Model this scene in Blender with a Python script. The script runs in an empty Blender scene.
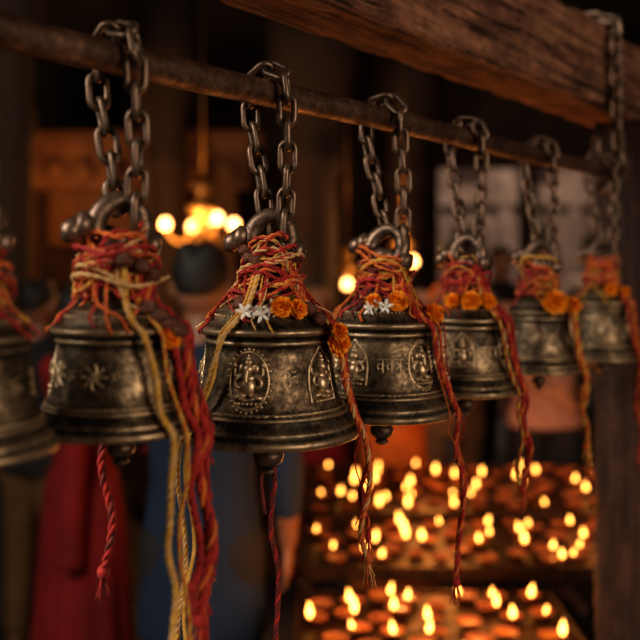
import bpy, math, random
from mathutils import Vector, Matrix, noise
random.seed(11)
rnd = random.uniform
scene = bpy.context.scene
try:
    scene.view_settings.view_transform='Standard'
    scene.view_settings.look='Medium High Contrast'
except Exception: pass

# ------------------------------------------------------------------ materials
def new_mat(name):
    m = bpy.data.materials.new(name); m.use_nodes = True
    nt = m.node_tree; b = nt.nodes['Principled BSDF']
    return m, nt, b

def noise_mat(name, cols, scale=8, rough=(.6,.9), metal=0.0, bump=.2, bscale=None, stretch=(1,1,1), detail=8, dist=.002, sss=0, sheen=0):
    m, nt, b = new_mat(name); N = nt.nodes; L = nt.links
    tc = N.new('ShaderNodeTexCoord'); mp = N.new('ShaderNodeMapping'); mp.inputs['Scale'].default_value = stretch
    L.new(tc.outputs['Object'], mp.inputs['Vector'])
    n1 = N.new('ShaderNodeTexNoise'); n1.inputs['Scale'].default_value = scale; n1.inputs['Detail'].default_value = detail
    L.new(mp.outputs[0], n1.inputs['Vector'])
    cr = N.new('ShaderNodeValToRGB'); el = cr.color_ramp.elements
    k = len(cols)
    for i, c in enumerate(cols):
        p = .3 + .4*i/max(1, k-1)
        e = el[i] if i < 2 else el.new(p)
        e.position = p; e.color = (*c, 1)
    L.new(n1.outputs['Fac'], cr.inputs[0]); L.new(cr.outputs[0], b.inputs['Base Color'])
    mr = N.new('ShaderNodeMapRange'); mr.inputs['To Min'].default_value = rough[0]; mr.inputs['To Max'].default_value = rough[1]
    L.new(n1.outputs['Fac'], mr.inputs['Value']); L.new(mr.outputs[0], b.inputs['Roughness'])
    b.inputs['Metallic'].default_value = metal
    if sheen: b.inputs['Sheen Weight'].default_value = sheen
    if bump:
        n2 = N.new('ShaderNodeTexNoise'); n2.inputs['Scale'].default_value = bscale or scale*3; n2.inputs['Detail'].default_value = 8
        L.new(mp.outputs[0], n2.inputs['Vector'])
        bp = N.new('ShaderNodeBump'); bp.inputs['Strength'].default_value = bump; bp.inputs['Distance'].default_value = dist
        L.new(n2.outputs['Fac'], bp.inputs['Height']); L.new(bp.outputs[0], b.inputs['Normal'])
    return m

def metal_mat(name, dark, mid, bright, scale=22, rough=(.32,.6), pt=True, bump=.35, metal=.85, patina=None):
    m, nt, b = new_mat(name); N = nt.nodes; L = nt.links
    tc = N.new('ShaderNodeTexCoord')
    n1 = N.new('ShaderNodeTexNoise'); n1.inputs['Scale'].default_value = scale; n1.inputs['Detail'].default_value = 10; n1.inputs['Roughness'].default_value = .68
    n2 = N.new('ShaderNodeTexNoise'); n2.inputs['Scale'].default_value = scale*9; n2.inputs['Detail'].default_value = 6; n2.inputs['Roughness'].default_value = .7
    L.new(tc.outputs['Object'], n1.inputs['Vector']); L.new(tc.outputs['Object'], n2.inputs['Vector'])
    cr = N.new('ShaderNodeValToRGB'); el = cr.color_ramp.elements
    el[0].position = .36; el[0].color = (*dark, 1); el[1].position = .68; el[1].color = (*bright, 1)
    e = el.new(.52); e.color = (*mid, 1)
    mx = N.new('ShaderNodeMath'); mx.operation = 'MULTIPLY_ADD'; mx.inputs[1].default_value = .55; mx.inputs[2].default_value = -.275
    L.new(n2.outputs['Fac'], mx.inputs[0])
    ad = N.new('ShaderNodeMath'); ad.operation = 'ADD'; L.new(n1.outputs['Fac'], ad.inputs[0]); L.new(mx.outputs[0], ad.inputs[1])
    last = ad
    if pt:
        g = N.new('ShaderNodeNewGeometry')
        mr = N.new('ShaderNodeMapRange'); mr.inputs['From Min'].default_value = .44; mr.inputs['From Max'].default_value = .58
        mr.inputs['To Min'].default_value = -.28; mr.inputs['To Max'].default_value = .32
        L.new(g.outputs['Pointiness'], mr.inputs['Value'])
        a2 = N.new('ShaderNodeMath'); a2.operation = 'ADD'; L.new(ad.outputs[0], a2.inputs[0]); L.new(mr.outputs[0], a2.inputs[1]); last = a2
    L.new(last.outputs[0], cr.inputs[0])
    col = cr.outputs[0]
    b.inputs['Metallic'].default_value = metal
    if patina:
        n3 = N.new('ShaderNodeTexNoise'); n3.inputs['Scale'].default_value = scale*1.7; n3.inputs['Detail'].default_value = 9; n3.inputs['Roughness'].default_value=.75
        mp = N.new('ShaderNodeMapping'); mp.inputs['Location'].default_value=(3,7,1); mp.inputs['Scale'].default_value=(1,1,.45)
        L.new(tc.outputs['Object'], mp.inputs['Vector']); L.new(mp.outputs[0], n3.inputs['Vector'])
        r3 = N.new('ShaderNodeMapRange'); r3.inputs['From Min'].default_value=.50; r3.inputs['From Max'].default_value=.66; r3.inputs['To Max'].default_value=.75
        L.new(n3.outputs['Fac'], r3.inputs['Value'])
        mc = N.new('ShaderNodeMixRGB'); mc.inputs[2].default_value=(*patina,1)
        L.new(r3.outputs[0], mc.inputs[0]); L.new(col, mc.inputs[1]); col = mc.outputs[0]
        mm = N.new('ShaderNodeMapRange'); mm.inputs['To Min'].default_value=metal; mm.inputs['To Max'].default_value=metal*.35
        L.new(r3.outputs[0], mm.inputs['Value']); L.new(mm.outputs[0], b.inputs['Metallic'])
    L.new(col, b.inputs['Base Color'])
    r = N.new('ShaderNodeMapRange'); r.inputs['From Min'].default_value = .3; r.inputs['From Max'].default_value = .7
    r.inputs['To Min'].default_value = rough[1]; r.inputs['To Max'].default_value = rough[0]
    L.new(last.outputs[0], r.inputs['Value']); L.new(r.outputs[0], b.inputs['Roughness'])
    bp = N.new('ShaderNodeBump'); bp.inputs['Strength'].default_value = bump; bp.inputs['Distance'].default_value = .0014
    L.new(ad.outputs[0], bp.inputs['Height']); L.new(bp.outputs[0], b.inputs['Normal'])
    return m

def emit_mat(name, col, st):
    m, nt, b = new_mat(name)
    b.inputs['Base Color'].default_value = (*col, 1)
    b.inputs['Emission Color'].default_value = (*col, 1); b.inputs['Emission Strength'].default_value = st
    return m

M_BRONZE = metal_mat('aged_bronze', (.026,.019,.013), (.15,.105,.066), (.46,.33,.20), rough=(.38,.66), metal=.82, bump=.6, patina=(.068,.064,.046))
M_RELIEF = metal_mat('worn_bronze', (.055,.040,.026), (.25,.18,.112), (.62,.46,.29), scale=60, rough=(.36,.6), metal=.8, patina=(.085,.075,.052))
M_IRON = metal_mat('chain_iron', (.017,.011,.008), (.065,.041,.029), (.21,.14,.10), scale=50, rough=(.38,.68), metal=.7)
M_BAR = metal_mat('rusty_bar', (.040,.021,.014), (.13,.068,.042), (.29,.175,.12), scale=14, rough=(.36,.7), pt=False, bump=.8, metal=.6)
M_TRAY = metal_mat('soot_metal', (.015,.009,.006), (.05,.025,.014), (.12,.06,.03), scale=20, pt=False)
M_BRASS = metal_mat('lamp_brass', (.25,.14,.05), (.5,.3,.1), (.8,.5,.2), scale=10, pt=False)
M_RED = noise_mat('thread_red', [(.26,.010,.008),(.54,.033,.020)], 120, bump=.5, sheen=.1)
M_ORANGE = noise_mat('thread_orange', [(.50,.085,.012),(.76,.21,.035)], 120, bump=.5, sheen=.1)
M_YELLOW = noise_mat('thread_yellow', [(.52,.25,.03),(.78,.46,.09)], 120, bump=.5, sheen=.1)
M_MAROON = noise_mat('thread_maroon', [(.09,.010,.012),(.24,.03,.025)], 120, bump=.5, sheen=.1)
M_CREAM = noise_mat('thread_cream', [(.50,.28,.10),(.72,.47,.22)], 120, bump=.5, sheen=.1)
M_MARI = noise_mat('marigold_petal', [(.9,.22,.005),(1.0,.45,.015)], 200, (.5,.7), bump=0)
M_WHITE = noise_mat('jasmine_petal', [(.75,.7,.6),(.9,.86,.8)], 100, (.5,.7), bump=0)
M_BEAD = noise_mat('rudraksha', [(.06,.018,.010),(.20,.07,.035)], 200, (.5,.7), bump=.8)
M_LEAF = noise_mat('leaf', [(.03,.08,.02),(.08,.16,.04)], 60, bump=0)

def wood_mat(name, cols, sx=1.0):
    m, nt, b = new_mat(name); N = nt.nodes; L = nt.links
    tc = N.new('ShaderNodeTexCoord')
    def nz(scale, det, st, dis=0, ro=.6):
        mp = N.new('ShaderNodeMapping'); mp.inputs['Scale'].default_value = st
        L.new(tc.outputs['Object'], mp.inputs['Vector'])
        n = N.new('ShaderNodeTexNoise'); n.inputs['Scale'].default_value=scale; n.inputs['Detail'].default_value=det; n.inputs['Distortion'].default_value=dis; n.inputs['Roughness'].default_value=ro
        L.new(mp.outputs[0], n.inputs['Vector']); return n
    def ramp(src,a,ca,b_,cb):
        c = N.new('ShaderNodeValToRGB'); c.color_ramp.elements[0].position=a; c.color_ramp.elements[0].color=(*ca,1); c.color_ramp.elements[1].position=b_; c.color_ramp.elements[1].color=(*cb,1)
        L.new(src.outputs[0], c.inputs[0]); return c
    n1 = nz(1.0,12,(5*sx,70,70),.3,.72); n2 = nz(9,8,(1,1.6,1.6),0,.7); n3 = nz(1.0,5,(4,95,95),.4); n4 = nz(60,4,(1,1,1))
    cr = ramp(n1,.34,cols[0],.66,cols[2]); e=cr.color_ramp.elements.new(.5); e.color=(*cols[1],1)
    c2 = ramp(n2,.36,(.18,.15,.14),.58,(1,1,1)); c3 = ramp(n3,.36,(.04,.03,.03),.43,(1,1,1)); c4=ramp(n4,.3,(.5,.5,.5),.6,(1,1,1))
    prev=cr
    for c,f in ((c2,.75),(c3,.85),(c4,.7)):
        mm = N.new('ShaderNodeMixRGB'); mm.blend_type='MULTIPLY'; mm.inputs[0].default_value=f
        L.new(prev.outputs[0], mm.inputs[1]); L.new(c.outputs[0], mm.inputs[2]); prev=mm
    L.new(prev.outputs[0], b.inputs['Base Color']); b.inputs['Roughness'].default_value=.8
    ad = N.new('ShaderNodeMath'); ad.operation='ADD'; L.new(n1.outputs[0], ad.inputs[0]); L.new(c3.outputs[0], ad.inputs[1])
    a2 = N.new('ShaderNodeMath'); a2.operation='ADD'; L.new(ad.outputs[0], a2.inputs[0]); L.new(n2.outputs[0], a2.inputs[1])
    bp = N.new('ShaderNodeBump'); bp.inputs['Strength'].default_value=1; bp.inputs['Distance'].default_value=.006
    L.new(a2.outputs[0], bp.inputs['Height']); L.new(bp.outputs[0], b.inputs['Normal'])
    return m
M_WOOD = wood_mat('old_timber', [(.10,.042,.024),(.36,.155,.085),(.64,.33,.19)])
M_WOODD = wood_mat('dark_timber', [(.02,.010,.007),(.065,.028,.018),(.13,.06,.035)])

# ------------------------------------------------------------------ mesh builder
class MB:
    def __init__(s): s.v=[]; s.f=[]; s.m=[]
    def add(s, vs, fs, mat=0):
        o = len(s.v); s.v += [tuple(v) for v in vs]
        s.f += [tuple(i+o for i in f) for f in fs]; s.m += [mat]*len(fs)
    def tube(s, path, rad, segs=8, mat=0, closed=False, fn=None):
        P = [Vector(p) for p in path]; n = len(P)
        if n < 2: return
        if not hasattr(rad, '__len__'): rad = [rad]*n
        T = []
        for i in range(n):
            a = P[(i-1)%n] if (closed or i>0) else P[i]; b = P[(i+1)%n] if (closed or i<n-1) else P[i]
            t = b-a
            if t.length < 1e-9: t = Vector((0,0,1))
            T.append(t.normalized())
        u = T[0].orthogonal().normalized(); vs=[]
        for i in range(n):
            u = (u - T[i]*u.dot(T[i]))
            if u.length<1e-6: u = T[i].orthogonal()
            u.normalize(); w = T[i].cross(u)
            for k in range(segs):
                a = 2*math.pi*k/segs
                vs.append(P[i]+(u*math.cos(a)+w*math.sin(a))*rad[i])
        fs=[]
        for i in range(n if closed else n-1):
            j=(i+1)%n
            for k in range(segs):
                l=(k+1)%segs; fs.append((i*segs+k,i*segs+l,j*segs+l,j*segs+k))
        if not closed:
            fs.append(tuple(range(segs))[::-1]); fs.append(tuple((n-1)*segs+k for k in range(segs)))
        if fn: vs=[fn(v) for v in vs]
        s.add(vs,fs,mat)
    def lathe(s, prof, segs=64, mat=0, c=(0,0,0), sx=1, sy=1, fn=None):
        vs=[];n=len(prof)
        for (z,r) in prof:
            for k in range(segs):
                a=2*math.pi*k/segs
                v=Vector((c[0]+r*math.cos(a)*sx,c[1]+r*math.sin(a)*sy,c[2]+z))
                vs.append(fn(v) if fn else v)
        fs=[]
        for i in range(n-1):
            for k in range(segs):
                l=(k+1)%segs; fs.append((i*segs+k,i*segs+l,(i+1)*segs+l,(i+1)*segs+k))
        fs.append(tuple(range(segs))[::-1]); fs.append(tuple((n-1)*segs+k for k in range(segs)))
        s.add(vs,fs,mat)
    def ball(s, c, r, mat=0, segs=12, rings=8, fn=None, M=None):
        if not hasattr(r,'__len__'): r=(r,r,r)
        vs=[];
        for i in range(rings+1):
            ph=math.pi*i/rings
            for k in range(segs):
                a=2*math.pi*k/segs
                p=Vector((r[0]*math.sin(ph)*math.cos(a), r[1]*math.sin(ph)*math.sin(a), r[2]*math.cos(ph)))
                if M: p=M@p
                p=p+Vector(c)
                vs.append(fn(p) if fn else p)
        fs=[]
        for i in range(rings):
            for k in range(segs):
                l=(k+1)%segs; fs.append((i*segs+k,(i+1)*segs+k,(i+1)*segs+l,i*segs+l))
        s.add(vs,fs,mat)
    def box(s, lo, hi, mat=0):
        x0,y0,z0=lo;x1,y1,z1=hi
        s.add([(x0,y0,z0),(x1,y0,z0),(x1,y1,z0),(x0,y1,z0),(x0,y0,z1),(x1,y0,z1),(x1,y1,z1),(x0,y1,z1)],
              [(0,3,2,1),(4,5,6,7),(0,1,5,4),(1,2,6,5),(2,3,7,6),(3,0,4,7)],mat)
    def caps(s, p0,r0,p1,r1,mat=0,segs=12):
        P0=Vector(p0);P1=Vector(p1); t=(P1-P0); L=t.length; t.normalize()
        path=[];rad=[]
        for a in (85,60,30,0): path.append(P0-t*r0*math.sin(math.radians(a))); rad.append(r0*math.cos(math.radians(a)))
        for k in range(1,6): path.append(P0+t*L*k/6); rad.append(r0+(r1-r0)*k/6)
        for a in (0,30,60,85): path.append(P1+t*r1*math.sin(math.radians(a))); rad.append(r1*math.cos(math.radians(a)))
        s.tube(path,rad,segs,mat)
    def obj(s, name, mats, loc=(0,0,0), rz=0, parent=None, smooth=True, rot=None):
        me=bpy.data.meshes.new(name); me.from_pydata(s.v,[],s.f)
        for m in mats: me.materials.append(m)
        for p,mi in zip(me.polygons,s.m): p.material_index=mi; p.use_smooth=smooth
        me.validate(); me.update()
        o=bpy.data.objects.new(name,me); scene.collection.objects.link(o)
        o.location=loc; o.rotation_euler=rot or (0,0,rz)
        if parent: o.parent=parent
        return o

def empty(name, loc=(0,0,0), rz=0):
    e=bpy.data.objects.new(name,None); e.empty_display_size=.05; scene.collection.objects.link(e)
    e.location=loc; e.rotation_euler=(0,0,rz); return e

def catmull(pts, step):
    P=[Vector(p) for p in pts]; P=[P[0]*2-P[1]]+P+[P[-1]*2-P[-2]]; out=[]
    for i in range(1,len(P)-2):
        a,b,c,d=P[i-1:i+3]; n=max(2,int((c-b).length/step))
        for k in range(n):
            t=k/n
            out.append(.5*((2*b)+(c-a)*t+(2*a-5*b+4*c-d)*t*t+(3*b-a-3*c+d)*t**3))
    out.append(P[-2]); return out

# ------------------------------------------------------------------ bar / frame geometry
CAMZ=1.6
def bar_pt(Y): return Vector((-.0556+.754*(Y-.95), Y, 1.779))
D=Vector((.602,.7985,0)).normalized(); NRM=Vector((D.y,-D.x,0)); ANG=math.atan2(D.y,D.x)
BR=.0145

mb=MB()
L=1.75; st=bar_pt(.42); nseg=160
path=[(L*i/nseg,0,.0012*math.sin(i*.09)) for i in range(nseg+1)]
rad=[BR*(1+.05*noise.noise(Vector((i*.33,0,0)))) for i in range(nseg+1)]
mb.tube(path,rad,28)
bar_obj=mb.obj('iron_hanging_bar',[M_BAR],st,ANG)

def rough_box(name,L,W,H,mat,loc,rz,amp=.004,axis='x'):
    mb=MB(); nl=int(L/.012)
    k=8
    R=[]
    for i in range(k): R.append((W*(i/k-.5),-H/2))
    for i in range(k): R.append((W/2,H*(i/k-.5)))
    for i in range(k): R.append((W*(.5-i/k),H/2))
    for i in range(k): R.append((-W/2,H*(.5-i/k)))
    vs=[];fs=[];n=len(R)
    for i in range(nl+1):
        x=L*i/nl
        for (y,z) in R:
            corner=(abs(abs(y)-W/2)<1e-6 and abs(abs(z)-H/2)<1e-6)
            f=1-(.03+.09*max(0,noise.noise(Vector((x*22,y*20,z*20)))) if corner else 0)
            o=amp*(noise.noise(Vector((x*9,y*30+3,z*30)))+.5*noise.noise(Vector((x*40,y*70,z*70))))
            yy=y*f+(o if abs(y)>W*.49 else 0)*(1 if y>0 else -1); zz=z*f+(o if abs(z)>H*.49 else 0)
            vs.append((x,yy,zz))
    for i in range(nl):
        for j in range(n):
            l=(j+1)%n; fs.append((i*n+j,(i+1)*n+j,(i+1)*n+l,i*n+l))
    fs.append(tuple(range(n))); fs.append(tuple(nl*n+j for j in range(n))[::-1])
    mb.add(vs,fs)
    return mb.obj(name,[mat],loc,rz) if axis=='x' else mb.obj(name,[mat],loc,0,rot=(0,-math.pi/2,rz))

BZ=1.905; BH=.165; BW=.12
b0=bar_pt(.2)-NRM*(BW/2); b0.z=BZ+BH/2
bm=rough_box('timber_beam',3.1,BW,BH,M_WOOD,b0,ANG)
pc=bar_pt(1.93)+D*.09-NRM*.03; pc.z=0
post=rough_box('timber_post',BZ,.125,.18,M_WOODD,pc,ANG,axis='z')

# ------------------------------------------------------------------ chains
def link(mb,c,t,w,ln,wd,wire):
    t=t.normalized(); w=(w-t*w.dot(t)).normalized()
    b=(wd-wire)/2; a=(ln-wire)/2-b; pts=[]
    for k in range(9): an=math.pi*k/8; pts.append(c+t*(a+b*math.sin(an))+w*(b*math.cos(an)))
    for k in range(9): an=math.pi+math.pi*k/8; pts.append(c+t*(-a+b*math.sin(an))+w*(b*math.cos(an)))
    mb.tube(pts,wire/2*rnd(.94,1.06),10,0,closed=True)

def chain_on_path(mb,path,ln=.038,wd=.0225,wire=.0068,side=None,ph=.6):
    pitch=ln-2*wire; P=catmull(path,.002)
    s=0;k=0;target=0
    for i in range(1,len(P)):
        s+=(P[i]-P[i-1]).length
        if s>=target:
            t=(P[min(i+3,len(P)-1)]-P[max(i-3,0)]).normalized()
            sd=(side-t*side.dot(t)).normalized(); o=t.cross(sd)
            an=ph+(math.pi/2 if k%2 else 0)+rnd(-.15,.15)
            link(mb,P[i],t,sd*math.cos(an)+o*math.sin(an),ln,wd,wire)
            target+=pitch;k+=1

# ------------------------------------------------------------------ bells
PROF=[(0,.965),(.008,.985),(.03,1.0),(.06,1.0),(.085,.985),(.10,.955),(.125,.94),(.15,.945),(.165,.93),(.19,.90),(.23,.865),(.26,.85),(.275,.862),(.295,.862),(.31,.835),(.36,.80),(.45,.76),(.6,.725),(.8,.70),(.98,.685),(1.02,.69),(1.035,.71),(1.06,.71),(1.075,.69),(1.10,.69),(1.12,.73),(1.14,.765),(1.17,.77),(1.19,.755),(1.21,.70),(1.25,.665),(1.30,.63),(1.36,.56),(1.385,.545),(1.40,.50),(1.44,.42),(1.47,.30),(1.5,.2)]
INN=[(1.36,.02),(1.33,.35),(1.1,.6),(.5,.66),(.2,.8),(.02,.92)]
def prof_r(v):
    if v<=0: return PROF[0][1] if v>-.02 else 0
    for (a,ra),(b,rb) in zip(PROF,PROF[1:]):
        if v<=b: return ra+(rb-ra)*(v-a)/(b-a)
    return 0

def dense(prof):
    out=[]
    for (a,ra),(b,rb) in zip(prof,prof[1:]):
        n=max(1,int(abs(b-a)/.03))
        for k in range(n): out.append((a+(b-a)*k/n,ra+(rb-ra)*k/n))
    out.append(prof[-1]); return out

THREADS=[M_RED,M_ORANGE,M_YELLOW,M_MAROON,M_CREAM]

class Bell:
    def __init__(s,px,R_px,lip_y,hs,tilt=0,style=0,th=0):
        Y=.95*722/(990-px); b=bar_pt(Y)
        s.R=R_px*Y/889; s.hs=hs; s.Y=Y
        zl=CAMZ+(260-lip_y)*Y/889
        s.loc=Vector((b.x,b.y,zl))
        c=Vector((-b.x,-b.y,0)).normalized(); s.rz=math.atan2(c.x,-c.y)
        s.top=1.5*s.R*hs; s.style=style; s.th=th
        s.e=empty('temple_bell',s.loc,s.rz)
        s.build()
    def rad(s,z): return prof_r(z/(s.R*s.hs))*s.R
    def surf(s,th,z,n): 
        r=s.rad(z)+n; return Vector((math.sin(th)*r,-math.cos(th)*r,z))
    def build(s):
        R,hs=s.R,s.hs; mb=MB()
        seed=rnd(0,50)
        pr=[(z*R*hs,r*R) for z,r in dense(INN)]+[(z*R*hs,r*R) for z,r in dense(PROF)]
        def dent(v):
            q=noise.noise(Vector((v.x*22,v.y*22+seed,v.z*22)))*.0012+noise.noise(Vector((v.x*90,v.y*90+seed,v.z*90)))*.0005
            k=1+q/max(.02,math.hypot(v.x,v.y)); return Vector((v.x*k,v.y*k,v.z))
        mb.lathe(pr,144,fn=dent)
        mb.obj('bell_body',[M_BRONZE],parent=s.e)
        mb=MB(); t=s.top
        mb.lathe([(-.004,.25*R),(.004,.22*R),(.012,.018),(.02,.0135),(.026,.0165),(.032,.0135),(.044,.013),(.050,.017),(.058,.016),(.062,.008)],32,c=(0,0,t))
        tl=math.radians(rnd(12,28)); Mx=Matrix.Rotation(tl,3,'Y')@Matrix.Rotation(rnd(-.5,.2),3,'Z')
        base=Vector((0,0,t+.056))
        arch=[base+Mx@Vector((.021*math.cos(a),.0,.006+.026*math.sin(a))) for a in [math.pi*(k/18*1.24-.12) for k in range(19)]]
        mb.tube(arch,[.0085+.0018*abs(k-9)/9 for k in range(19)],14)
        bolt=[base+Mx@Vector((x,0,.001)) for x in (-.040,-.037,-.036,-.026,-.025,.025,.026,.036,.037,.040)]
        mb.tube(bolt,[.005,.010,.012,.012,.0065,.0065,.012,.012,.010,.005],14)
        mb.tube([base+Mx@Vector((-.032,0,.001)),base+Mx@Vector((-.040,0,-.008)),base+Mx@Vector((-.039,-.004,-.015))],[.010,.010,.007],10)
        mb.obj('crown_loop',[M_IRON],parent=s.e)
        s.loop=base+Mx@Vector((0,0,.030))
        mb=MB()
        mb.tube([(0,0,1.2*R),(0,0,.3*R),(0,0,-.05*R)],[.004,.005,.006],10)
        mb.lathe([(z*R,r*R) for z,r in [(-.44,.02),(-.435,.06),(-.40,.10),(-.37,.07),(-.35,.09),(-.30,.15),(-.23,.17),(-.16,.14),(-.12,.08),(-.10,.11),(-.06,.11),(-.03,.05)]],24)
        mb.obj('clapper',[M_IRON],(rnd(-.004,.004),0,0),parent=s.e)
        mb=MB(); s.relief(mb)
        mb.obj('relief_ornament',[M_RELIEF],parent=s.e)
    def relief(s,mb):
        R,hs=s.R,s.hs
        rr=.70*R
        def mapper(th0,v0):
            return lambda p: s.surf(th0+p.x/rr, v0+p.y, p.z)
        def stroke(th0,v0,pts,r,closed=False,sc=1,flat=.7):
            f=mapper(th0,v0)
            P=catmull([(x*sc,y*sc,0) for x,y in pts],.0012*R/.09) 
            def g(v): return f(Vector((v.x,v.y,v.z*flat+.0003)))
            mb.tube(P,r,6,0,closed=False,fn=g)
        def blob(th0,v0,x,y,rx,ry,rn,rot=0):
            f=mapper(th0,v0); M=Matrix.Rotation(rot,3,'Z')
            mb.ball((x,y,0),(rx,ry,rn),0,12,8,fn=f,M=M)
        def deity(th0,v0,u,oval=True,eleph=True):
            if oval:
                stroke(th0,v0,[(1.25*u*math.sin(a),1.75*u*math.cos(a)) for a in [2*math.pi*k/24 for k in range(25)]],.06*u*1.5)
                for k in range(30):
                    a=2*math.pi*k/30; blob(th0,v0,1.42*u*math.sin(a),1.92*u*math.cos(a),.10*u,.10*u,.09*u)
            else:
                stroke(th0,v0,[(-1.1*u,-1.5*u),(-1.15*u,0),(-.9*u,1.0*u),(-.35*u,1.6*u),(0,1.95*u),(.35*u,1.6*u),(.9*u,1.0*u),(1.15*u,0),(1.1*u,-1.5*u)],.09*u)
            blob(th0,v0,0,-.35*u,.48*u,.58*u,.36*u)
            blob(th0,v0,0,.15*u,.42*u,.3*u,.3*u)
            blob(th0,v0,0,.72*u,.33*u,.34*u,.38*u)
            blob(th0,v0,0,1.12*u,.26*u,.20*u,.28*u); blob(th0,v0,0,1.34*u,.16*u,.18*u,.2*u); blob(th0,v0,0,1.52*u,.07*u,.1*u,.1*u)
            if eleph:
                blob(th0,v0,-.45*u,.74*u,.22*u,.28*u,.15*u); blob(th0,v0,.45*u,.74*u,.22*u,.28*u,.15*u)
                f=mapper(th0,v0)
                P=catmull([(0,.66*u,.34*u),(-.04*u,.3*u,.40*u),(-.02*u,-.02*u,.42*u),(.18*u,-.12*u,.40*u),(.27*u,.02*u,.34*u)],.05*u)
                mb.tube(P,[.15*u*(1-.55*i/len(P)) for i in range(len(P))],8,0,fn=f)
            for sg in (-1,1):
                blob(th0,v0,sg*.5*u,-.95*u,.52*u,.2*u,.32*u,-sg*.25)
                blob(th0,v0,sg*.2*u,-1.12*u,.35*u,.13*u,.36*u,sg*.2)
                stroke(th0,v0,[(sg*.38*u,.3*u),(sg*.75*u,.05*u),(sg*.80*u,-.3*u),(sg*.5*u,-.45*u)],.11*u,flat=1.4)
                stroke(th0,v0,[(sg*.38*u,.35*u),(sg*.85*u,.3*u),(sg*.92*u,.75*u)],.09*u,flat=1.3)
                blob(th0,v0,sg*.93*u,.92*u,.13*u,.16*u,.16*u)
            for k in range(7): blob(th0,v0,(-.75+.25*k)*u,-1.38*u,.14*u,.12*u,.2*u)
        def om(th0,v0,u):
            r=.085*u
            stroke(th0,v0,[(-.7*u,.55*u),(-.35*u,.8*u),(-.02*u,.55*u),(-.3*u,.1*u),(.05*u,-.2*u),(-.1*u,-.65*u),(-.5*u,-.7*u),(-.8*u,-.4*u)],r,flat=1.3)
            stroke(th0,v0,[(-.2*u,.05*u),(.2*u,.15*u),(.45*u,.35*u),(.75*u,.2*u),(.75*u,-.2*u),(.45*u,-.3*u)],r,flat=1.3)
            stroke(th0,v0,[(.15*u,.95*u),(.45*u,.75*u),(.8*u,1.0*u)],r*.8,flat=1.3); blob(th0,v0,.48*u,1.08*u,.1*u,.1*u,.12*u)
        def deva(th0,v0,u):
            r=.075*u
            stroke(th0,v0,[(-1.2*u,.6*u),(0,.62*u),(1.2*u,.6*u)],r,flat=1.3)
            stroke(th0,v0,[(-.7*u,.6*u),(-.7*u,-.6*u)],r,flat=1.3); stroke(th0,v0,[(-.7*u,.1*u),(-1.1*u,.2*u),(-1.1*u,-.25*u),(-.75*u,-.2*u)],r,flat=1.3)
            stroke(th0,v0,[(.1*u,.6*u),(.1*u,-.6*u)],r,flat=1.3); stroke(th0,v0,[(.1*u,.2*u),(-.3*u,.1*u),(-.2*u,-.3*u),(.1*u,-.1*u)],r,flat=1.3)
            stroke(th0,v0,[(.9*u,.6*u),(.9*u,-.6*u)],r,flat=1.3); stroke(th0,v0,[(.5*u,.3*u),(.8*u,0),(.5*u,-.3*u)],r,flat=1.3)
        vm=.68*R*hs; u=R*.165*hs**.5
        if s.style==0:
            seq=[('g',-.30),('o',.30),('h',.88),('o',1.5),('g',2.1),('o',2.7),('h',3.3),('o',3.9),('g',4.5),('o',5.25)]
        elif s.style==1:
            seq=[('g',-1.15),('h',-.6),('d',.12),('g',.78),('d',1.5),('h',2.2),('d',2.9),('g',3.6),('d',4.3)]
        else:
            seq=[('s',-1.1),('s',-.35),('o',.3),('s',1.0),('g',1.8),('o',2.5),('h',3.2),('o',3.9),('g',4.5)]
        for k,a in seq:
            a+=s.th
            if k=='g': deity(a,vm,u)
            elif k=='h': deity(a,vm,u,False,False)
            elif k=='o': om(a,vm,u*.62)
            elif k=='d': deva(a,vm,u*.85)
            else:
                for q in range(8):
                    an=q*math.pi/4
                    stroke(a,vm,[(0,0),(.5*u*math.cos(an)+.15*u*math.sin(an),.5*u*math.sin(an)),(.9*u*math.cos(an),.9*u*math.sin(an))],.1*u,flat=1.2)
                om(a+.32,vm,u*.4)
        for k in range(72):
            a=2*math.pi*k/72
            f=s.surf(a,1.325*R*hs,.0002); mb.ball(f,(.011*R*1.6,)*3,0,6,4)
        P=[s.surf(2*math.pi*k/160,.335*R*hs,.0003) for k in range(161)]
        s.cord(mb,P,.0014*R/.09,[0],2)
    # ---- threads
    def cord(s,mb,P,rc,mats,plies=3,rp=None,pitch=None):
        rp=rp or rc*.62; pitch=pitch or rc*9
        n=len(P); u=(P[1]-P[0]).orthogonal().normalized(); acc=0; frames=[]
        for i in range(n):
            t=(P[min(i+1,n-1)]-P[max(i-1,0)]).normalized()
            u=(u-t*u.dot(t)).normalized(); frames.append((u.copy(),t.cross(u),acc))
            if i<n-1: acc+=(P[i+1]-P[i]).length
        for p in range(plies):
            pp=[]
            for i in range(n):
                a=2*math.pi*(frames[i][2]/pitch+p/plies); pp.append(P[i]+(frames[i][0]*math.cos(a)+frames[i][1]*math.sin(a))*rc*.6)
            mb.tube(pp,rp,6,mats[p%len(mats)])
    def push(s,p,off):
        z=p.z
        if -.01*s.R<z<s.top:
            m=s.rad(max(z,.001))+off; r=math.hypot(p.x,p.y)
            if 1e-5<r<m: k=m/r; return Vector((p.x*k,p.y*k,z))
        return p
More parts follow.
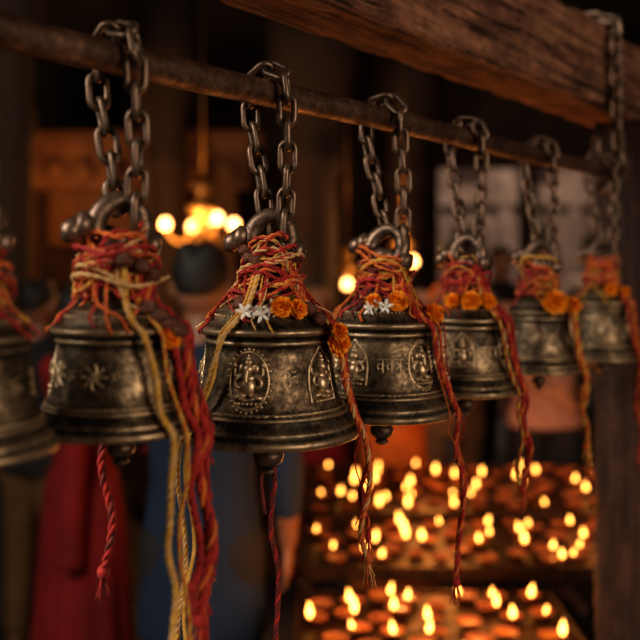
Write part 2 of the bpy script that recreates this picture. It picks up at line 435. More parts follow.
    def drape(s,mb,th0,th1,below,rc,mats,plies=3,sway=.006,frayed=True):
        R,hs=s.R,s.hs; t=s.top; th0=math.radians(th0); th1=math.radians(th1)
        def pt(th,r,z): return Vector((math.sin(th)*r,-math.cos(th)*r,z))
        lo=.004+rc; j=rnd(-.04,.04); j2=rnd(-.05,.05)
        pts=[pt(th0,.018,t+.045),pt(th0,.030,t+.028),pt(th0+.1*(th1-th0)+j,.5*R,t-.05*R),pt(th0+.2*(th1-th0)+j,.66*R+lo,1.27*R*hs),
             pt(th0+.35*(th1-th0),.785*R+lo,1.13*R*hs),pt(th0+.6*(th1-th0)+j2,.82*R+lo,.7*R*hs),pt(th0+.85*(th1-th0)-j2,.9*R+lo,.3*R*hs),pt(th1,1.0*R+lo,.04*R)]
        q=pts[-1]; nz=6; ph=rnd(0,6)
        for k in range(1,nz+1):
            pts.append(Vector((q.x+sway*math.sin(k*1.3+ph)-sway*math.sin(ph)*.5+rnd(-.002,.002),q.y+rnd(-.003,.003),-below*k/nz)))
        P=[s.push(p,lo*.8) for p in catmull(pts,.0022)]
        s.cord(mb,P,rc,mats,plies)
        if frayed:
            e=P[-1]
            mb.ball(e,(rc*1.7,rc*1.7,rc*2.2),mats[0],8,6)
            for k in range(14):
                a=rnd(0,6.3); mb.tube(catmull([e,e+Vector((.003*math.cos(a),.003*math.sin(a),-.009)),e+Vector((.006*math.cos(a)+rnd(-.003,.003),.006*math.sin(a),-rnd(.016,.030)))],.003),.0007,4,mats[k%len(mats)])
    def wraps(s,mb,n,cols,rmax=.030,loose=2):
        t=s.top
        for i in range(n):
            z=t+rnd(.004,.048); r=rnd(.020,rmax)*(1.3-(z-t)*8); r=max(r,.0185); ph=rnd(0,6.3); tz=rnd(-.024,.024); rc=rnd(.0012,.0026)
            P=[Vector((r*(1+.12*math.sin(3*a+ph))*math.cos(a),r*(1+.12*math.sin(2*a+ph))*math.sin(a),max(t+.001,z+tz*math.sin(a+ph)+.004*math.sin(3*a+ph)))) for a in [2*math.pi*k/44 for k in range(45)]]
            P=[s.push(p,.002) for p in P]
            c=random.choice(cols); s.cord(mb,P,rc,[c,random.choice(cols)] if rnd(0,1)<.4 else [c],2)
        for i in range(int(n*1.3)):
            th=rnd(0,6.3); R=s.R; rc=rnd(.0010,.0018); th2=th+rnd(-.9,.9)
            def pt(a,r,z): return Vector((math.sin(a)*r,-math.cos(a)*r,z))
            if i%3:
                P=[pt(th,.018,t+.045),pt(th,.030,t+.022),pt(th+.3*(th2-th),.5*R,t-.02*R),pt(th2,rnd(.62,.70)*R,1.32*R*s.hs),pt(th2+.1,.70*R,rnd(1.12,1.32)*R*s.hs)]
            else:
                ro=rnd(.032,.040); P=[pt(th,.018,t+rnd(.03,.05)),pt(th+.1,ro*.8,t+rnd(.02,.04)),pt(th+.4*(th2-th),ro,t+rnd(.0,.02)),pt(th2,ro*.9,t+rnd(.0,.03)),pt(th2+.1,.018,t+rnd(.02,.045))]
            P=catmull(P,.003)
            P=[s.push(p,.003) for p in P]
            s.cord(mb,P,rc,[random.choice(cols)],2)
        for i in range(loose):
            a=rnd(50,85); s.drape(mb,a,a+rnd(4,10),rnd(.02,.09),rnd(.0008,.0012),[random.choice(cols)],2,.005,False)

def marigold(name,loc,r,rot=(0,0,0),mat=M_MARI):
    mb=MB(); n=90
    for i in range(n):
        f=(i+.5)/n; ph=math.acos(1-1.25*f) ; a=i*2.39996
        d=Vector((math.sin(ph)*math.cos(a),math.sin(ph)*math.sin(a),math.cos(ph)))
        u=Vector((-math.sin(a),math.cos(a),0)); w=d.cross(u)
        base=d*r*.35; tip=d*r*rnd(.85,1.05); pw=r*.24; cu=rnd(-.1,.25)*r
        vs=[base-u*pw*.4,base+u*pw*.4, (base+tip)/2-u*pw-w*cu*.2,(base+tip)/2+w*pw*.3,(base+tip)/2+u*pw-w*cu*.2, tip-u*pw*.8+w*cu,tip+d*r*.08+w*cu*.5,tip+u*pw*.8+w*cu]
        mb.add(vs,[(0,1,3),(0,3,2),(1,4,3),(2,3,6,5),(3,4,7,6)],0)
    mb.ball((0,0,-.1*r),(r*.5,r*.5,r*.4),0,10,6)
    mb.lathe([(-r*.75,.1*r),(-r*.6,.28*r),(-r*.2,.42*r)],10,1)
    return mb.obj(name,[mat,M_LEAF],loc,rot=rot,smooth=False)
def jasmine(mb,c,r,M):
    for k in range(5):
        a=2*math.pi*k/5+rnd(-.2,.2); d=Vector((math.cos(a),math.sin(a),rnd(.2,.8))); u=Vector((-math.sin(a),math.cos(a),0))
        vs=[Vector((0,0,0)),d*r*.5-u*r*.24,d*r*.5+u*r*.24+Vector((0,0,.05*r)),d*r*.9-u*r*.16,d*r*.9+u*r*.16,d*r*1.1-Vector((0,0,.15*r))]
        mb.add([c+M@v for v in vs],[(0,1,2),(1,3,4,2),(3,5,4)],0)
    mb.tube([c,c+M@Vector((0,0,-r*.8))],[r*.1,r*.06],6,0)
def bead(mb,c,r,mat=0):
    sd=rnd(0,99)
    mb.ball((0,0,0),(r,r,r*.9),mat,16,12,fn=lambda p:Vector(c)+p*(1+.30*noise.noise(p/r*2.6+Vector((sd,0,0)))))

specs=[ # px, Rpx, lip, hs, style, th
 (-40,96,452,1.03,2,.5),(117,84,428,1.02,2,.0),(269,91,434,1.0,0,.0),(384,71,413,1.09,1,.0),(466,54,391,1.15,1,.5),(539,42,371,1.22,2,.2),(601,38,359,1.28,0,.3)]
bells=[]
for i,(px,rp,ly,hs,stl,th) in enumerate(specs):
    B=Bell(px,rp,ly,hs,style=stl,th=th); bells.append(B)
    mb=MB(); lp=Matrix.Rotation(B.rz,3,'Z')@B.loop+B.loc; bp=bar_pt(B.Y); c=lp-bp
    rr=BR+.0105
    z0=c.z-.004
    pth=[Vector((c.x,c.y,0))+NRM*.012+Vector((0,0,z0-.006)),Vector((c.x,c.y,0))*.6+NRM*.020+Vector((0,0,z0*.6)),NRM*rr+Vector((0,0,-.03))]
    for a in (0,30,60,90,120,150,180): pth.append(NRM*rr*math.cos(math.radians(a))+Vector((0,0,rr*math.sin(math.radians(a)))))
    pth+=[-NRM*rr+Vector((0,0,-.03)),Vector((c.x,c.y,0))*.6-NRM*.019+Vector((0,0,z0*.6)),Vector((c.x,c.y,0))-NRM*.012+Vector((0,0,z0-.006))]
    chain_on_path(mb,pth,side=D)
    mb.obj('hanging_chain',[M_IRON],bp)

R_,O_,Y_,Mn,C_=0,1,2,3,4
TH={0:[],
 1:[(12,34,.185,.0026,[Y_,C_]),(30,45,.20,.0018,[Y_,O_]),(48,64,.16,.0042,[R_,R_,O_]),(62,78,.145,.0036,[R_,Mn]),(75,84,.12,.002,[O_,R_]),(170,185,.155,.0036,[R_,Mn]),(36,55,.13,.003,[R_]),(55,70,.19,.0018,[R_])],
 2:[(-20,-58,.20,.0024,[C_,Y_]),(-28,-52,.20,.0017,[Y_]),(48,72,.125,.0028,[O_,C_]),(60,78,.105,.0020,[R_,O_])],
 3:[(40,68,.20,.0030,[R_,R_,O_]),(55,74,.17,.0018,[O_,R_])],
 4:[(45,72,.14,.0034,[R_,O_]),(35,60,.12,.0022,[Y_,R_]),(60,85,.10,.0026,[R_])],
 5:[(50,72,.12,.0032,[O_,Y_]),(60,88,.14,.0028,[Y_,R_])],
 6:[(40,60,.17,.0034,[R_,O_]),(55,72,.14,.0030,[O_,Y_]),(60,80,.19,.0034,[R_,Mn])]}
for i,B in enumerate(bells):
    mb=MB(); cols=[R_,R_,R_,O_,Y_,C_] if i in (1,2) else [R_,R_,O_,O_,Y_,Mn]
    B.wraps(mb,28 if i in(1,2,3) else 20,cols,.036 if i==1 else .031,0 if i==0 else 2)
    for (a,b,l,rc,m) in TH[i]: B.drape(mb,a,b,l,rc,m,sway=rnd(.003,.007))
    mb.obj('sacred_thread',THREADS,B.loc,B.rz)
B=bells[2]; mb=MB()
P=catmull([(.004,0,-.24*B.R),(.006,-.004,-.05),(.002,-.003,-.1),(.010,-.004,-.15),(.006,-.002,-.24)],.0022); B.cord(mb,P,.0026,[Mn,R_],3)
P=catmull([(-.004,0,-.24*B.R),(-.008,-.004,-.05),(-.004,-.003,-.085)],.0022); B.cord(mb,P,.0018,[Mn],2)
mb.obj('clapper_cord',THREADS,B.loc,B.rz)

def on_bell(B,thd,v,off):
    th=math.radians(thd); p=B.surf(th,v*B.R*B.hs,off); return Matrix.Rotation(B.rz,3,'Z')@p+B.loc, th+B.rz
def neck_pt(B,thd,r,dz):
    th=math.radians(thd); return Matrix.Rotation(B.rz,3,'Z')@Vector((math.sin(th)*r,-math.cos(th)*r,B.top+dz))+B.loc
flowers=[(2,58,1.03,.014,.0135),(2,52,1.16,.014,.010),(2,12,1.42,.018,.011),(2,26,1.40,.016,.010),(1,44,1.08,.012,.010),(3,62,1.30,.012,.013),(3,20,1.46,.018,.013),(3,-15,1.46,.018,.010),(4,10,1.46,.018,.015),(4,-25,1.46,.016,.012),(4,40,1.45,.016,.013),(5,25,1.36,.018,.021),(5,60,1.30,.016,.015),(6,20,1.44,.018,.013),(6,50,1.40,.018,.011)]
for (bi,th,v,off,r) in flowers:
    B=bells[bi]; p,a=on_bell(B,th,min(v,1.46),off); 
    marigold('marigold_flower',p,r,rot=(math.radians(62)+rnd(-.3,.3),0,a+rnd(-.3,.3)))
mb=MB()
for (bi,th,v) in [(2,-14,1.40),(2,-6,1.36),(2,-22,1.38),(2,2,1.42),(3,-8,1.42),(3,2,1.40),(3,10,1.43),(3,-16,1.38),(2,66,.62),(3,70,.5),(2,70,.68)]:
    B=bells[bi]; p,a=on_bell(B,th,v,.012)
    jasmine(mb,p,.0085,Matrix.Rotation(a,3,'Z')@Matrix.Rotation(rnd(.5,1.7),3,'X')@Matrix.Rotation(rnd(0,3),3,'Z')@Matrix.Rotation(rnd(-.6,.6),3,'Y'))
mb.obj('jasmine_blossoms',[M_WHITE])
mb=MB()
bl=[(2,33,1.42,.014),(2,46,1.30,.010),(2,-40,1.46,.012),(2,40,1.40,.016)]+[(1,36+4*k,1.42-.085*k,.012) for k in range(6)]
for (bi,th,v,off) in bl:
    p,a=on_bell(bells[bi],th,v,off); bead(mb,p,.0078)
for th,dz in [(-60,.05),(-45,.043),(-28,.04)]: bead(mb,neck_pt(bells[2],th,.030,dz),.0065)
for th,dz in [(10,.035),(30,.03),(48,.022)]: bead(mb,neck_pt(bells[1],th,.040,dz),.0075)
mb.obj('rudraksha_beads',[M_BEAD])

# large chain slung over the beam holding the bar
mb=MB(); p=bar_pt(1.785); off=.020; tz=BZ+BH-1.779
pth=[(-BW-.02,tz-.05),(-BW-.015,tz),(-BW/2,tz+.018),(off-.006,tz+.008),(off,tz-.05),(off,.12),(off+.004,.03),(off+.008,.0),(.0,-.028),(-.028,0),(-.022,.03),(-.02,.07)]
P=[NRM*a+Vector((0,0,b)) for a,b in pth]
chain_on_path(mb,P,ln=.052,wd=.034,wire=.0100,side=D)
mb.obj('beam_chain',[M_IRON],p)

# ------------------------------------------------------------------ oil lamps on tiered stand
M_CLAY=noise_mat('terracotta',[(.20,.050,.016),(.38,.11,.032)],30,(.5,.8),bump=.2)
M_OIL=noise_mat('lamp_oil',[(.30,.11,.015),(.45,.19,.03)],10,(.08,.15),bump=0)
M_FLAME=emit_mat('flame',(1.0,.42,.08),8.5)
tiers=[(1.92,2.36,.715,-.05,.60),(2.46,2.90,.745,-.05,1.25),(2.93,3.60,.760,-.05,1.5)]
st=empty('lamp_stand',(0,0,0))
mb=MB()
for (y0,y1,z,X0,X1) in tiers:
    mb.box((X0,y0,z-.02),(X1,y1,z)); mb.box((X0,y0-.010,z-.03),(X1,y0,z+.008)); mb.box((X0,y1,z-.03),(X1,y1+.01,z+.006)); mb.box((X0-.012,y0,z-.03),(X0,y1,z+.008)); mb.box((X1,y0,z-.03),(X1+.012,y1,z+.008))
mb.obj('trays',[M_TRAY],parent=st,smooth=False)
mb=MB()
for (y0,y1,z,X0,X1) in tiers:
    for x in (X0+.02,(X0+X1)/2,X1-.02):
        for y in (y0+.02,y1-.02): mb.tube([(x,y,0),(x,y,z-.02)],.013,8)
    mb.tube([(X0+.02,y0+.02,.3),(X1-.02,y0+.02,.3)],.008,8)
mb.obj('legs',[M_TRAY],parent=st)
bowls=MB(); oil=MB(); fl=MB()
def diya(x,y,z,r,a,lit=True):
    ca,sa=math.cos(a),math.sin(a)
    def f(v):
        lx,ly=v.x,v.y; 
        if lx>0: k=max(0,lx/r); ly*=1-.45*k*k; lx*=1+.28*k*k
        return Vector((x+lx*ca-ly*sa,y+lx*sa+ly*ca,z+v.z+(.12*r*(lx/r) if lx>0 else 0)))
    bowls.lathe([(0,.35*r),(.06*r,.5*r),(.25*r,.8*r),(.5*r,.98*r),(.56*r,1.0*r),(.57*r,.93*r),(.45*r,.85*r),(.2*r,.6*r),(.12*r,.1*r)],20,fn=f)
    oil.lathe([(.36*r,.78*r),(.38*r,.70*r),(.38*r,.02)],16,fn=f)
    w=Vector((x+.95*r*ca,y+.95*r*sa,z+.6*r))
    bowls.tube([Vector((x+.2*r*ca,y+.2*r*sa,z+.4*r)),w,w+Vector((.08*r*ca,.08*r*sa,.2*r))],.06*r,6)
    if lit:
        g=rnd(.6,1.1); h=.034*g*rnd(.9,1.15); fr=.0076*g; b=w+Vector((0,0,.1*r)); lean=rnd(-.006,.006)
        pr=[(0,.25),(.08,.62),(.2,.92),(.32,1),(.48,.86),(.64,.6),(.8,.33),(.92,.13),(1,.02)]
        fl.lathe([(q*h,rr*fr) for q,rr in pr],10,0,c=b,fn=lambda v:Vector((v.x+lean*((v.z-b.z)/h)**2,v.y,v.z)))
for ti,(y0,y1,z,X0,X1) in enumerate(tiers):
    placed=[]; tries=0; mind=[.074,.074,.080][ti]
    while tries<4000:
        tries+=1; x=rnd(X0+.04,X1-.04); y=rnd(y0+.045,y1-.04)
        if all((x-a)**2+(y-b)**2>mind**2 for a,b in placed):
            placed.append((x,y)); diya(x,y,z,rnd(.024,.034),rnd(-2.6,-.5),rnd(0,1)<(.56,.52,.52)[ti])
dl=empty('clay_oil_lamps')
bowls.obj('bowls',[M_CLAY],parent=dl); oil.obj('oil',[M_OIL],parent=dl); fl.obj('flames',[M_FLAME],parent=dl)

def point(name,loc,e,col,r=.1):
    l=bpy.data.lights.new(name,'POINT'); l.energy=e; l.color=col; l.shadow_soft_size=r
    o=bpy.data.objects.new(name,l); scene.collection.objects.link(o); o.location=loc; return o
for k,(x,y,z) in enumerate([(.12,2.1,.86),(.45,2.12,.86),(.35,2.65,.90),(.95,2.65,.90),(.4,3.2,.94),(1.1,3.2,.94)]):
    point('lamp_glow',(x,y,z),3.6,(1,.36,.08),.14)

# ------------------------------------------------------------------ people
def skinm(n,a,b): return noise_mat(n,[a,b],6,(.45,.6),bump=.05)
M_SKIN=skinm('skin',(.20,.085,.045),(.28,.13,.07)); M_SKIN2=skinm('skin_warm',(.30,.14,.08),(.38,.19,.11))
M_HAIR=noise_mat('hair',[(.006,.005,.004),(.02,.014,.010)],40,(.55,.8),bump=.3)
M_EYE=noise_mat('eyes',[(.6,.58,.55),(.7,.68,.65)],4,(.2,.3),bump=0); M_PUP=noise_mat('iris',[(.02,.01,.01),(.03,.02,.01)],4,(.1,.2),bump=0)
def cloth(n,a,b=None): return noise_mat(n,[a,b or tuple(min(1,c*1.5) for c in a)],9,(.75,.95),bump=.3,bscale=12,dist=.02)
def remesh(o,vs,sm=6):
    m=o.modifiers.new('fuse','REMESH'); m.mode='VOXEL'; m.voxel_size=vs; m.use_smooth_shade=True
    m2=o.modifiers.new('relax','SMOOTH'); m2.iterations=sm; m2.factor=.5
def person(name,x,y,H,rz,top,low,skin=M_SKIN,arms='down',style='trousers',female=False,hair_long=False,lean=0,z0=0,scarf=None):
    e=empty(name,(x,y,z0),rz); S=H/1.70
    e.scale=(S,S,S); e.rotation_euler=(math.radians(lean),0,rz)
    sw=.175 if female else .195
    A={}
    for sg in (-1,1):
        sh=Vector((sg*sw,0,1.385))
        if arms=='down': el=Vector((sg*(sw+.05),.02,1.11)); wr=Vector((sg*(sw+.045),-.05,.87))
        elif arms=='reach': el=Vector((sg*(sw+.03),-.12,1.15)); wr=Vector((sg*.12,-.34,1.06))
        elif arms=='pray': el=Vector((sg*(sw+.05),-.10,1.13)); wr=Vector((sg*.03,-.24,1.29))
        else:
            if sg>0: el=Vector((sg*(sw+.05),-.12,1.14)); wr=Vector((sg*.10,-.26,1.30))
            else: el=Vector((sg*(sw+.05),.02,1.11)); wr=Vector((sg*(sw+.045),-.05,.87))
        A[sg]=(sh,el,wr)
    mb=MB()
    hem=.62 if style=='kurta' else .84
    f=.92 if female else 1
    mb.lathe([(hem,.19*f),(hem+.08,.185*f),(.95,.165*f),(1.06,.150*f),(1.16,.155*f),(1.27,.178*f),(1.36,.185*f),(1.41,.15*f),(1.45,.085),(1.475,.06)],28,sy=.66,
             fn=lambda v:Vector((v.x*(1+.03*math.sin(9*math.atan2(v.y,v.x)+v.z*5)*max(0,(1.2-v.z))),v.y*(1+.05*math.sin(7*math.atan2(v.y,v.x))*max(0,(1.2-v.z))),v.z)))
    if female:
        for sg in (-1,1): mb.ball((sg*.075,-.085,1.24),(.07,.06,.07))
    for sg in (-1,1):
        sh,el,wr=A[sg]; mb.caps(sh,.062,el,.05)
        if style=='kurta': mb.caps(el,.05,el.lerp(wr,.55),.044)
    o=mb.obj('upper_garment',[top],parent=e); remesh(o,.016)
    mb=MB()
    if style in('trousers','kurta'):
        for sg in (-1,1):
            mb.caps((sg*.085,0,.88),.098,(sg*.10,-.01,.5),.072); mb.caps((sg*.10,-.01,.5),.072,(sg*.105,.01,.12),.058)
        mb.ball((0,0,.90),(.165,.11,.1))
        o=mb.obj('trousers',[low],parent=e); remesh(o,.016)
    else:
        def fold(v):
            a=math.atan2(v.y,v.x); k=1+.07*math.sin(13*a+1)*max(0,(1.0-v.z)); return Vector((v.x*k,v.y*k,v.z))
        mb.lathe([(.04,.24),(.06,.25),(.3,.225),(.6,.2),(.8,.185),(.92,.17),(1.02,.15)],72,sy=.75,fn=fold)
        P=catmull([(.15,-.10,.95),(.05,-.15,1.15),(-.10,-.13,1.35),(-.14,-.02,1.46),(-.13,.10,1.36),(-.12,.14,1.0),(-.12,.15,.7)],.03)
        mb.tube(P,.045,10)
        mb.obj('draped_skirt',[low],parent=e)
    mb=MB()
    mb.caps((0,.01,1.42),.056,(0,-.005,1.54),.052)
    mb.ball((0,0,1.615),(.076,.094,.098),segs=24,rings=18)
    mb.ball((0,-.025,1.555),(.056,.066,.058),segs=16,rings=12)
    mb.ball((0,-.075,1.528),(.024,.018,.018))
    mb.caps((0,-.088,1.615),.009,(0,-.108,1.585),.015); mb.ball((-.012,-.097,1.583),.010); mb.ball((.012,-.097,1.583),.010)
    mb.ball((0,-.086,1.553),(.025,.012,.006)); mb.ball((0,-.085,1.544),(.021,.012,.007))
    for sg in (-1,1):
        mb.ball((sg*.080,.008,1.60),(.012,.018,.032)); mb.ball((sg*.03,-.082,1.638),(.024,.010,.008))
        sh,el,wr=A[sg]; mb.caps(el,.042,el.lerp(wr,.4),.040); mb.caps(el.lerp(wr,.4),.040,wr,.026)
        d=(wr-el).normalized(); side=Vector((0,1,0)) if arms=='down' or (arms=='one' and sg<0) else Vector((0,0,1))
        side=(side-d*side.dot(d)).normalized(); nr=d.cross(side)
        pe=wr+d*.085
        for q in (-1,0,1): mb.caps(wr+d*.01+side*q*.012,.015,pe+side*q*.022,.014)
        for q,ln in ((-1.5,.058),(-.5,.075),(.5,.082),(1.5,.072)):
            b=pe+side*q*.0185; m1=b+d*ln*.5+nr*sg*-.006; m2=m1+d*ln*.38-nr*sg*.018
            mb.caps(b,.0098,m1,.009,segs=8); mb.caps(m1,.009,m2,.0078,segs=8)
        tb=wr+d*.02+side*-.022 if arms=='down' else wr+d*.02+side*.022
        tsd=-1 if arms=='down' else 1
        mb.caps(tb,.013,tb+d*.035+side*tsd*.028,.011,segs=8); mb.caps(tb+d*.035+side*tsd*.028,.011,tb+d*.065+side*tsd*.034,.009,segs=8)
        mb.caps((sg*.105,.02,.14),.042,(sg*.105,.02,.06),.038); mb.caps((sg*.105,.03,.045),.038,(sg*.115,-.12,.028),.028); mb.ball((sg*.117,-.15,.022),(.036,.035,.020))
    o=mb.obj('skin',[skin],parent=e); remesh(o,.007,3)
    mb=MB()
    for sg in (-1,1):
        mb.ball((sg*.030,-.083,1.618),(.013,.008,.008),0); mb.ball((sg*.030,-.0905,1.618),(.0055,.0025,.0055),1)
    mb.obj('eyes',[M_EYE,M_PUP],parent=e)
    mb=MB()
    mb.ball((0,.016,1.645),(.082,.090,.084),segs=24,rings=16); mb.ball((0,.045,1.62),(.068,.058,.060),segs=20,rings=14)
    for k in range(14):
        a=rnd(0,6.3); mb.ball((.05*math.cos(a),.02+.055*math.sin(a),1.70+rnd(-.02,.01)),(.025,.03,.022))
    if hair_long: mb.caps((0,.07,1.58),.055,(0,.09,1.36),.035); mb.ball((0,.11,1.56),(.05,.045,.05))
    o=mb.obj('hair',[M_HAIR],parent=e); remesh(o,.012,3)
    if scarf:
        mb=MB(); mb.tube(catmull([(.08,-.13,1.05),(.09,-.11,1.3),(.07,0,1.455),(-.02,.07,1.44),(-.09,0,1.45),(-.10,-.12,1.28),(-.09,-.14,1.0)],.03),.03,10); mb.obj('shawl',[scarf],parent=e)
    return e
C_BLUE=cloth('navy_cotton',(.007,.017,.040)); C_RED=cloth('crimson_silk',(.17,.006,.006)); C_ORG=cloth('saffron_cotton',(.60,.13,.015))
C_PINK=cloth('pink_cotton',(.36,.17,.12)); C_DARK=cloth('dark_wool',(.014,.012,.013)); C_YEL=cloth('mustard_cotton',(.12,.06,.02)); C_TEAL=cloth('teal_cotton',(.03,.05,.06)); C_CREAM=cloth('cream_cotton',(.34,.23,.16))
pi=math.pi
person('man_in_navy_kurta',-.32,2.40,1.62,pi-.1,C_BLUE,C_DARK,arms='one',style='kurta')
person('woman_in_red_sari',-.80,3.0,1.50,pi*.8,C_RED,C_RED,arms='pray',style='sari',female=True,hair_long=True)
person('man_in_dark_shirt',-1.14,3.6,1.50,pi*.9,C_DARK,C_YEL,arms='down')
person('woman_in_saffron_sari',.36,4.3,1.50,.2,C_RED,C_ORG,arms='reach',style='sari',female=True,hair_long=True,skin=M_SKIN2)
person('man_in_pink_shirt',1.05,4.15,1.66,.15,C_PINK,C_DARK,arms='reach',skin=M_SKIN2)
person('man_in_cream_kurta',.75,5.0,1.68,-.4,C_CREAM,C_CREAM,arms='pray',style='kurta',scarf=C_ORG)
person('woman_in_pink_sari',-.02,4.5,1.48,.3,C_PINK,C_RED,arms='pray',style='sari',female=True,hair_long=True,skin=M_SKIN2)
person('man_in_teal_shirt',1.45,4.6,1.7,.5,C_TEAL,C_DARK,arms='one')
person('man_in_mustard_shirt',-.55,4.6,1.6,pi*.7,C_YEL,C_DARK,arms='one')
person('man_in_dark_shirt',1.35,6.6,1.68,.2,C_DARK,C_DARK,arms='down')
person('woman_in_red_sari',1.9,9.3,1.55,.6,C_RED,C_PINK,arms='down',style='sari',female=True,hair_long=True)
person('man_in_cream_kurta',2.7,8.8,1.7,.2,C_CREAM,C_CREAM,arms='down',style='kurta')

# ------------------------------------------------------------------ hall
M_FLOOR=noise_mat('stone_floor',[(.04,.03,.025),(.09,.065,.05)],4,(.4,.8),bump=.3,dist=.01)
M_WALL=noise_mat('soot_plaster',[(.020,.011,.007),(.060,.032,.018)],2.5,(.8,.95),bump=.5,dist=.02)
M_OCHRE=noise_mat('ochre_plaster',[(.06,.027,.012),(.17,.08,.032)],5,(.8,.95),bump=.5,dist=.02)
M_CEIL=noise_mat('dark_ceiling',[(.006,.006,.008),(.015,.015,.018)],3,(.9,1),bump=.2)
M_FACADE=noise_mat('street_plaster',[(.13,.075,.052),(.36,.25,.19)],2.2,(.8,.95),bump=.3,dist=.02)
def boxo(name,lo,hi,m):
    mb=MB(); c=[(a+b)/2 for a,b in zip(lo,hi)]
    mb.box([a-k for a,k in zip(lo,c)],[a-k for a,k in zip(hi,c)]); return mb.obj(name,[m],c,smooth=False)
boxo('floor',(-4,-3,-.1),(6,14,0),M_FLOOR)
boxo('ceiling',(-4,.9+1.4,3.3),(6,7.6,3.4),M_CEIL)
boxo('wall_left',(-3.3,1.5,0),(-3.1,7.6,3.3),M_WALL)
boxo('wall_right',(4.2,2.5,0),(4.4,7.6,3.3),M_WALL)
e=empty('wall_back',(0,7.5,0))
mb=MB(); mb.box((-3.1,0,0),(.95,.25,3.3)); mb.box((2.75,0,0),(4.2,.25,3.3)); mb.box((.95,0,2.45),(2.75,.25,3.3)); mb.obj('masonry',[M_WALL],parent=e,smooth=False)
mb=MB(); mb.box((.85,-.06,0),(.99,.28,2.5)); mb.box((2.70,-.06,0),(2.85,.28,2.5)); mb.box((.80,-.07,2.4),(2.9,.29,2.56)); mb.box((1.72,-.02,0),(1.84,.2,2.45)); mb.obj('door_frame',[M_WOODD],parent=e,smooth=False)
def column(name,x,y,r,m,h=3.3):
    mb=MB()
    pr=[(0,1.5),(.12,1.5),(.14,1.35),(.26,1.35),(.3,1.1),(.4,1.2),(.45,1.0),(1.1,.95),(1.15,1.1),(1.22,1.1),(1.27,.92),(2.1,.9),(2.15,1.1),(2.25,1.1),(2.3,.95),(2.5,1.0),(2.6,1.3),(2.75,1.5),(2.8,1.6),(h-.01,1.6)]
    mb.lathe([(z,q*r) for z,q in pr],24); return mb.obj(name,[m],(x,y,0))
column('stone_pillar',-1.85,5.0,.13,M_WALL); column('stone_pillar',-.98,5.6,.13,M_WALL); column('stone_pillar',-.05,5.4,.17,M_WALL); column('stone_pillar',.62,6.4,.15,M_WALL); column('stone_pillar',-1.36,3.9,.10,M_WALL)
e=empty('shrine_doorway',(-1.45,6.3,0))
mb=MB(); mb.box((-.85,0,0),(-.6,.3,2.5)); mb.box((.6,0,0),(.85,.3,2.5)); mb.box((-.95,-.05,2.1),(.95,.3,2.35)); mb.box((-1.05,-.1,2.35),(1.05,.3,2.5)); mb.box((-.5,.1,1.7),(.5,.2,2.1))
for k in range(9): mb.ball((-.8+.2*k,-.08,2.22),(.07,.06,.09))
mb.obj('carved_frame',[M_OCHRE],parent=e,smooth=False)
mb=MB(); mb.box((-.6,.2,0),(.6,.28,2.1)); 
for k in range(4): mb.box((-.5+.27*k,.16,.3),(-.32+.27*k,.2,.9)); mb.box((-.5+.27*k,.16,1.1),(-.32+.27*k,.2,1.9))
mb.obj('door_leaf',[M_WOODD],parent=e,smooth=False)
e=empty('street_building',(2.6,11.5,0))
mb=MB(); mb.box((-3,0,0),(3.5,.3,4.6)); mb.box((-3,-.15,2.3),(3.5,0,2.45)); mb.box((-3,-.2,3.4),(3.5,0,3.5))
for k in range(8): mb.box((-3+k*.9,-.12,0),(-2.86+k*.9,0,3.4))
mb.obj('facade',[M_FACADE],parent=e,smooth=False)
mb=MB()
for k in range(7): mb.box((-2.7+k*.9,-.03,.4),(-2.25+k*.9,.0,2.05)); mb.box((-2.7+k*.9,-.03,2.6),(-2.25+k*.9,.0,3.3))
mb.obj('windows',[M_WOODD],parent=e,smooth=False)

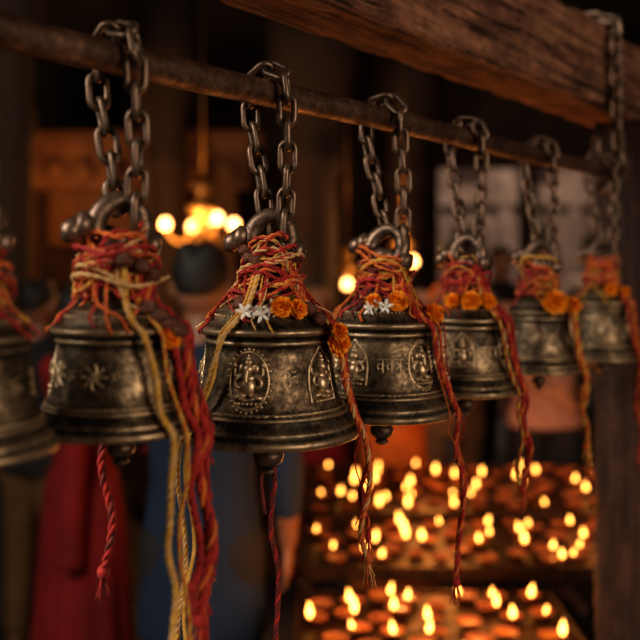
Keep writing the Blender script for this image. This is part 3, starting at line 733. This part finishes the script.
# hanging brass lamps
M_BULB=emit_mat('lamp_bulb',(1.0,.46,.14),11)
def chandelier(loc,arms,H):
    e=empty('brass_hanging_lamp',loc); mb=MB(); bl=MB()
    mb.tube([(0,0,.1),(0,0,H)],.005,8)
    mb.lathe([(-.12,.01),(-.10,.04),(-.05,.03),(0,.07),(.04,.09),(.06,.05),(.12,.03),(.16,.06),(.18,.02)],20)
    for (x,y,z) in arms:
        v=Vector((x,y,z)); mb.tube(catmull([(0,0,.03),(x*.5,y*.5,z-.10),(x,y,z-.05)],.02),.009,8)
        mb.lathe([(-.05,.01),(-.045,.035),(-.03,.03),(-.025,.012)],14,c=(x,y,z)); bl.ball((x,y,z),(.030,.030,.036))
    mb.obj('brass_arms',[M_BRASS],parent=e); bl.obj('bulbs',[M_BULB],parent=e)
chandelier((-.66,5.0,1.86),[(-.21,0,-.06),(-.07,.1,-.07),(.09,-.05,-.03),(.17,.05,-.06),(.0,.2,-.05)],1.44)
chandelier((.52,5.6,1.66),[(-.05,0,-.06),(.07,.06,-.07)],1.64)
chandelier((.18,5.9,1.50),[(0,-.05,-.06),(.0,.06,-.08)],1.8)
point('lamp_light',(-.75,4.8,1.75),15,(1,.46,.15),.1)
point('lamp_light',(-1.7,5.7,2.0),13,(1,.42,.14),.1)
point('lamp_light',(.5,5.4,1.7),11,(1,.46,.16),.1)

# ------------------------------------------------------------------ lights
def area(name,loc,target,size,e,col):
    l=bpy.data.lights.new(name,'AREA'); l.energy=e; l.color=col; l.size=size
    o=bpy.data.objects.new(name,l); scene.collection.objects.link(o); o.location=loc
    o.rotation_euler=(Vector(target)-Vector(loc)).to_track_quat('-Z','Y').to_euler(); return o
area('courtyard_daylight',(-1.7,-.2,2.7),(.2,1.2,1.5),1.1,68,(1,.89,.76))
area('courtyard_skylight',(1.9,-.9,2.0),(.3,1.4,1.6),1.1,33,(1,.80,.60))
area('street_daylight',(2.2,8.6,4.2),(2.2,11.5,1.8),2.0,105,(1,.86,.74))
w=bpy.data.worlds.new('world'); scene.world=w; w.use_nodes=True
w.node_tree.nodes['Background'].inputs[0].default_value=(.45,.42,.5,1); w.node_tree.nodes['Background'].inputs[1].default_value=.025

# ------------------------------------------------------------------ camera
cd=bpy.data.cameras.new('camera'); cam=bpy.data.objects.new('camera',cd); scene.collection.objects.link(cam)
cam.location=(0,0,CAMZ); cam.rotation_euler=(math.pi/2,0,0); cd.lens=50; cd.sensor_width=36; cd.shift_y=-60/640
cd.dof.use_dof=True; cd.dof.focus_distance=.96; cd.dof.aperture_fstop=3.0; cd.clip_start=.02
scene.camera=cam
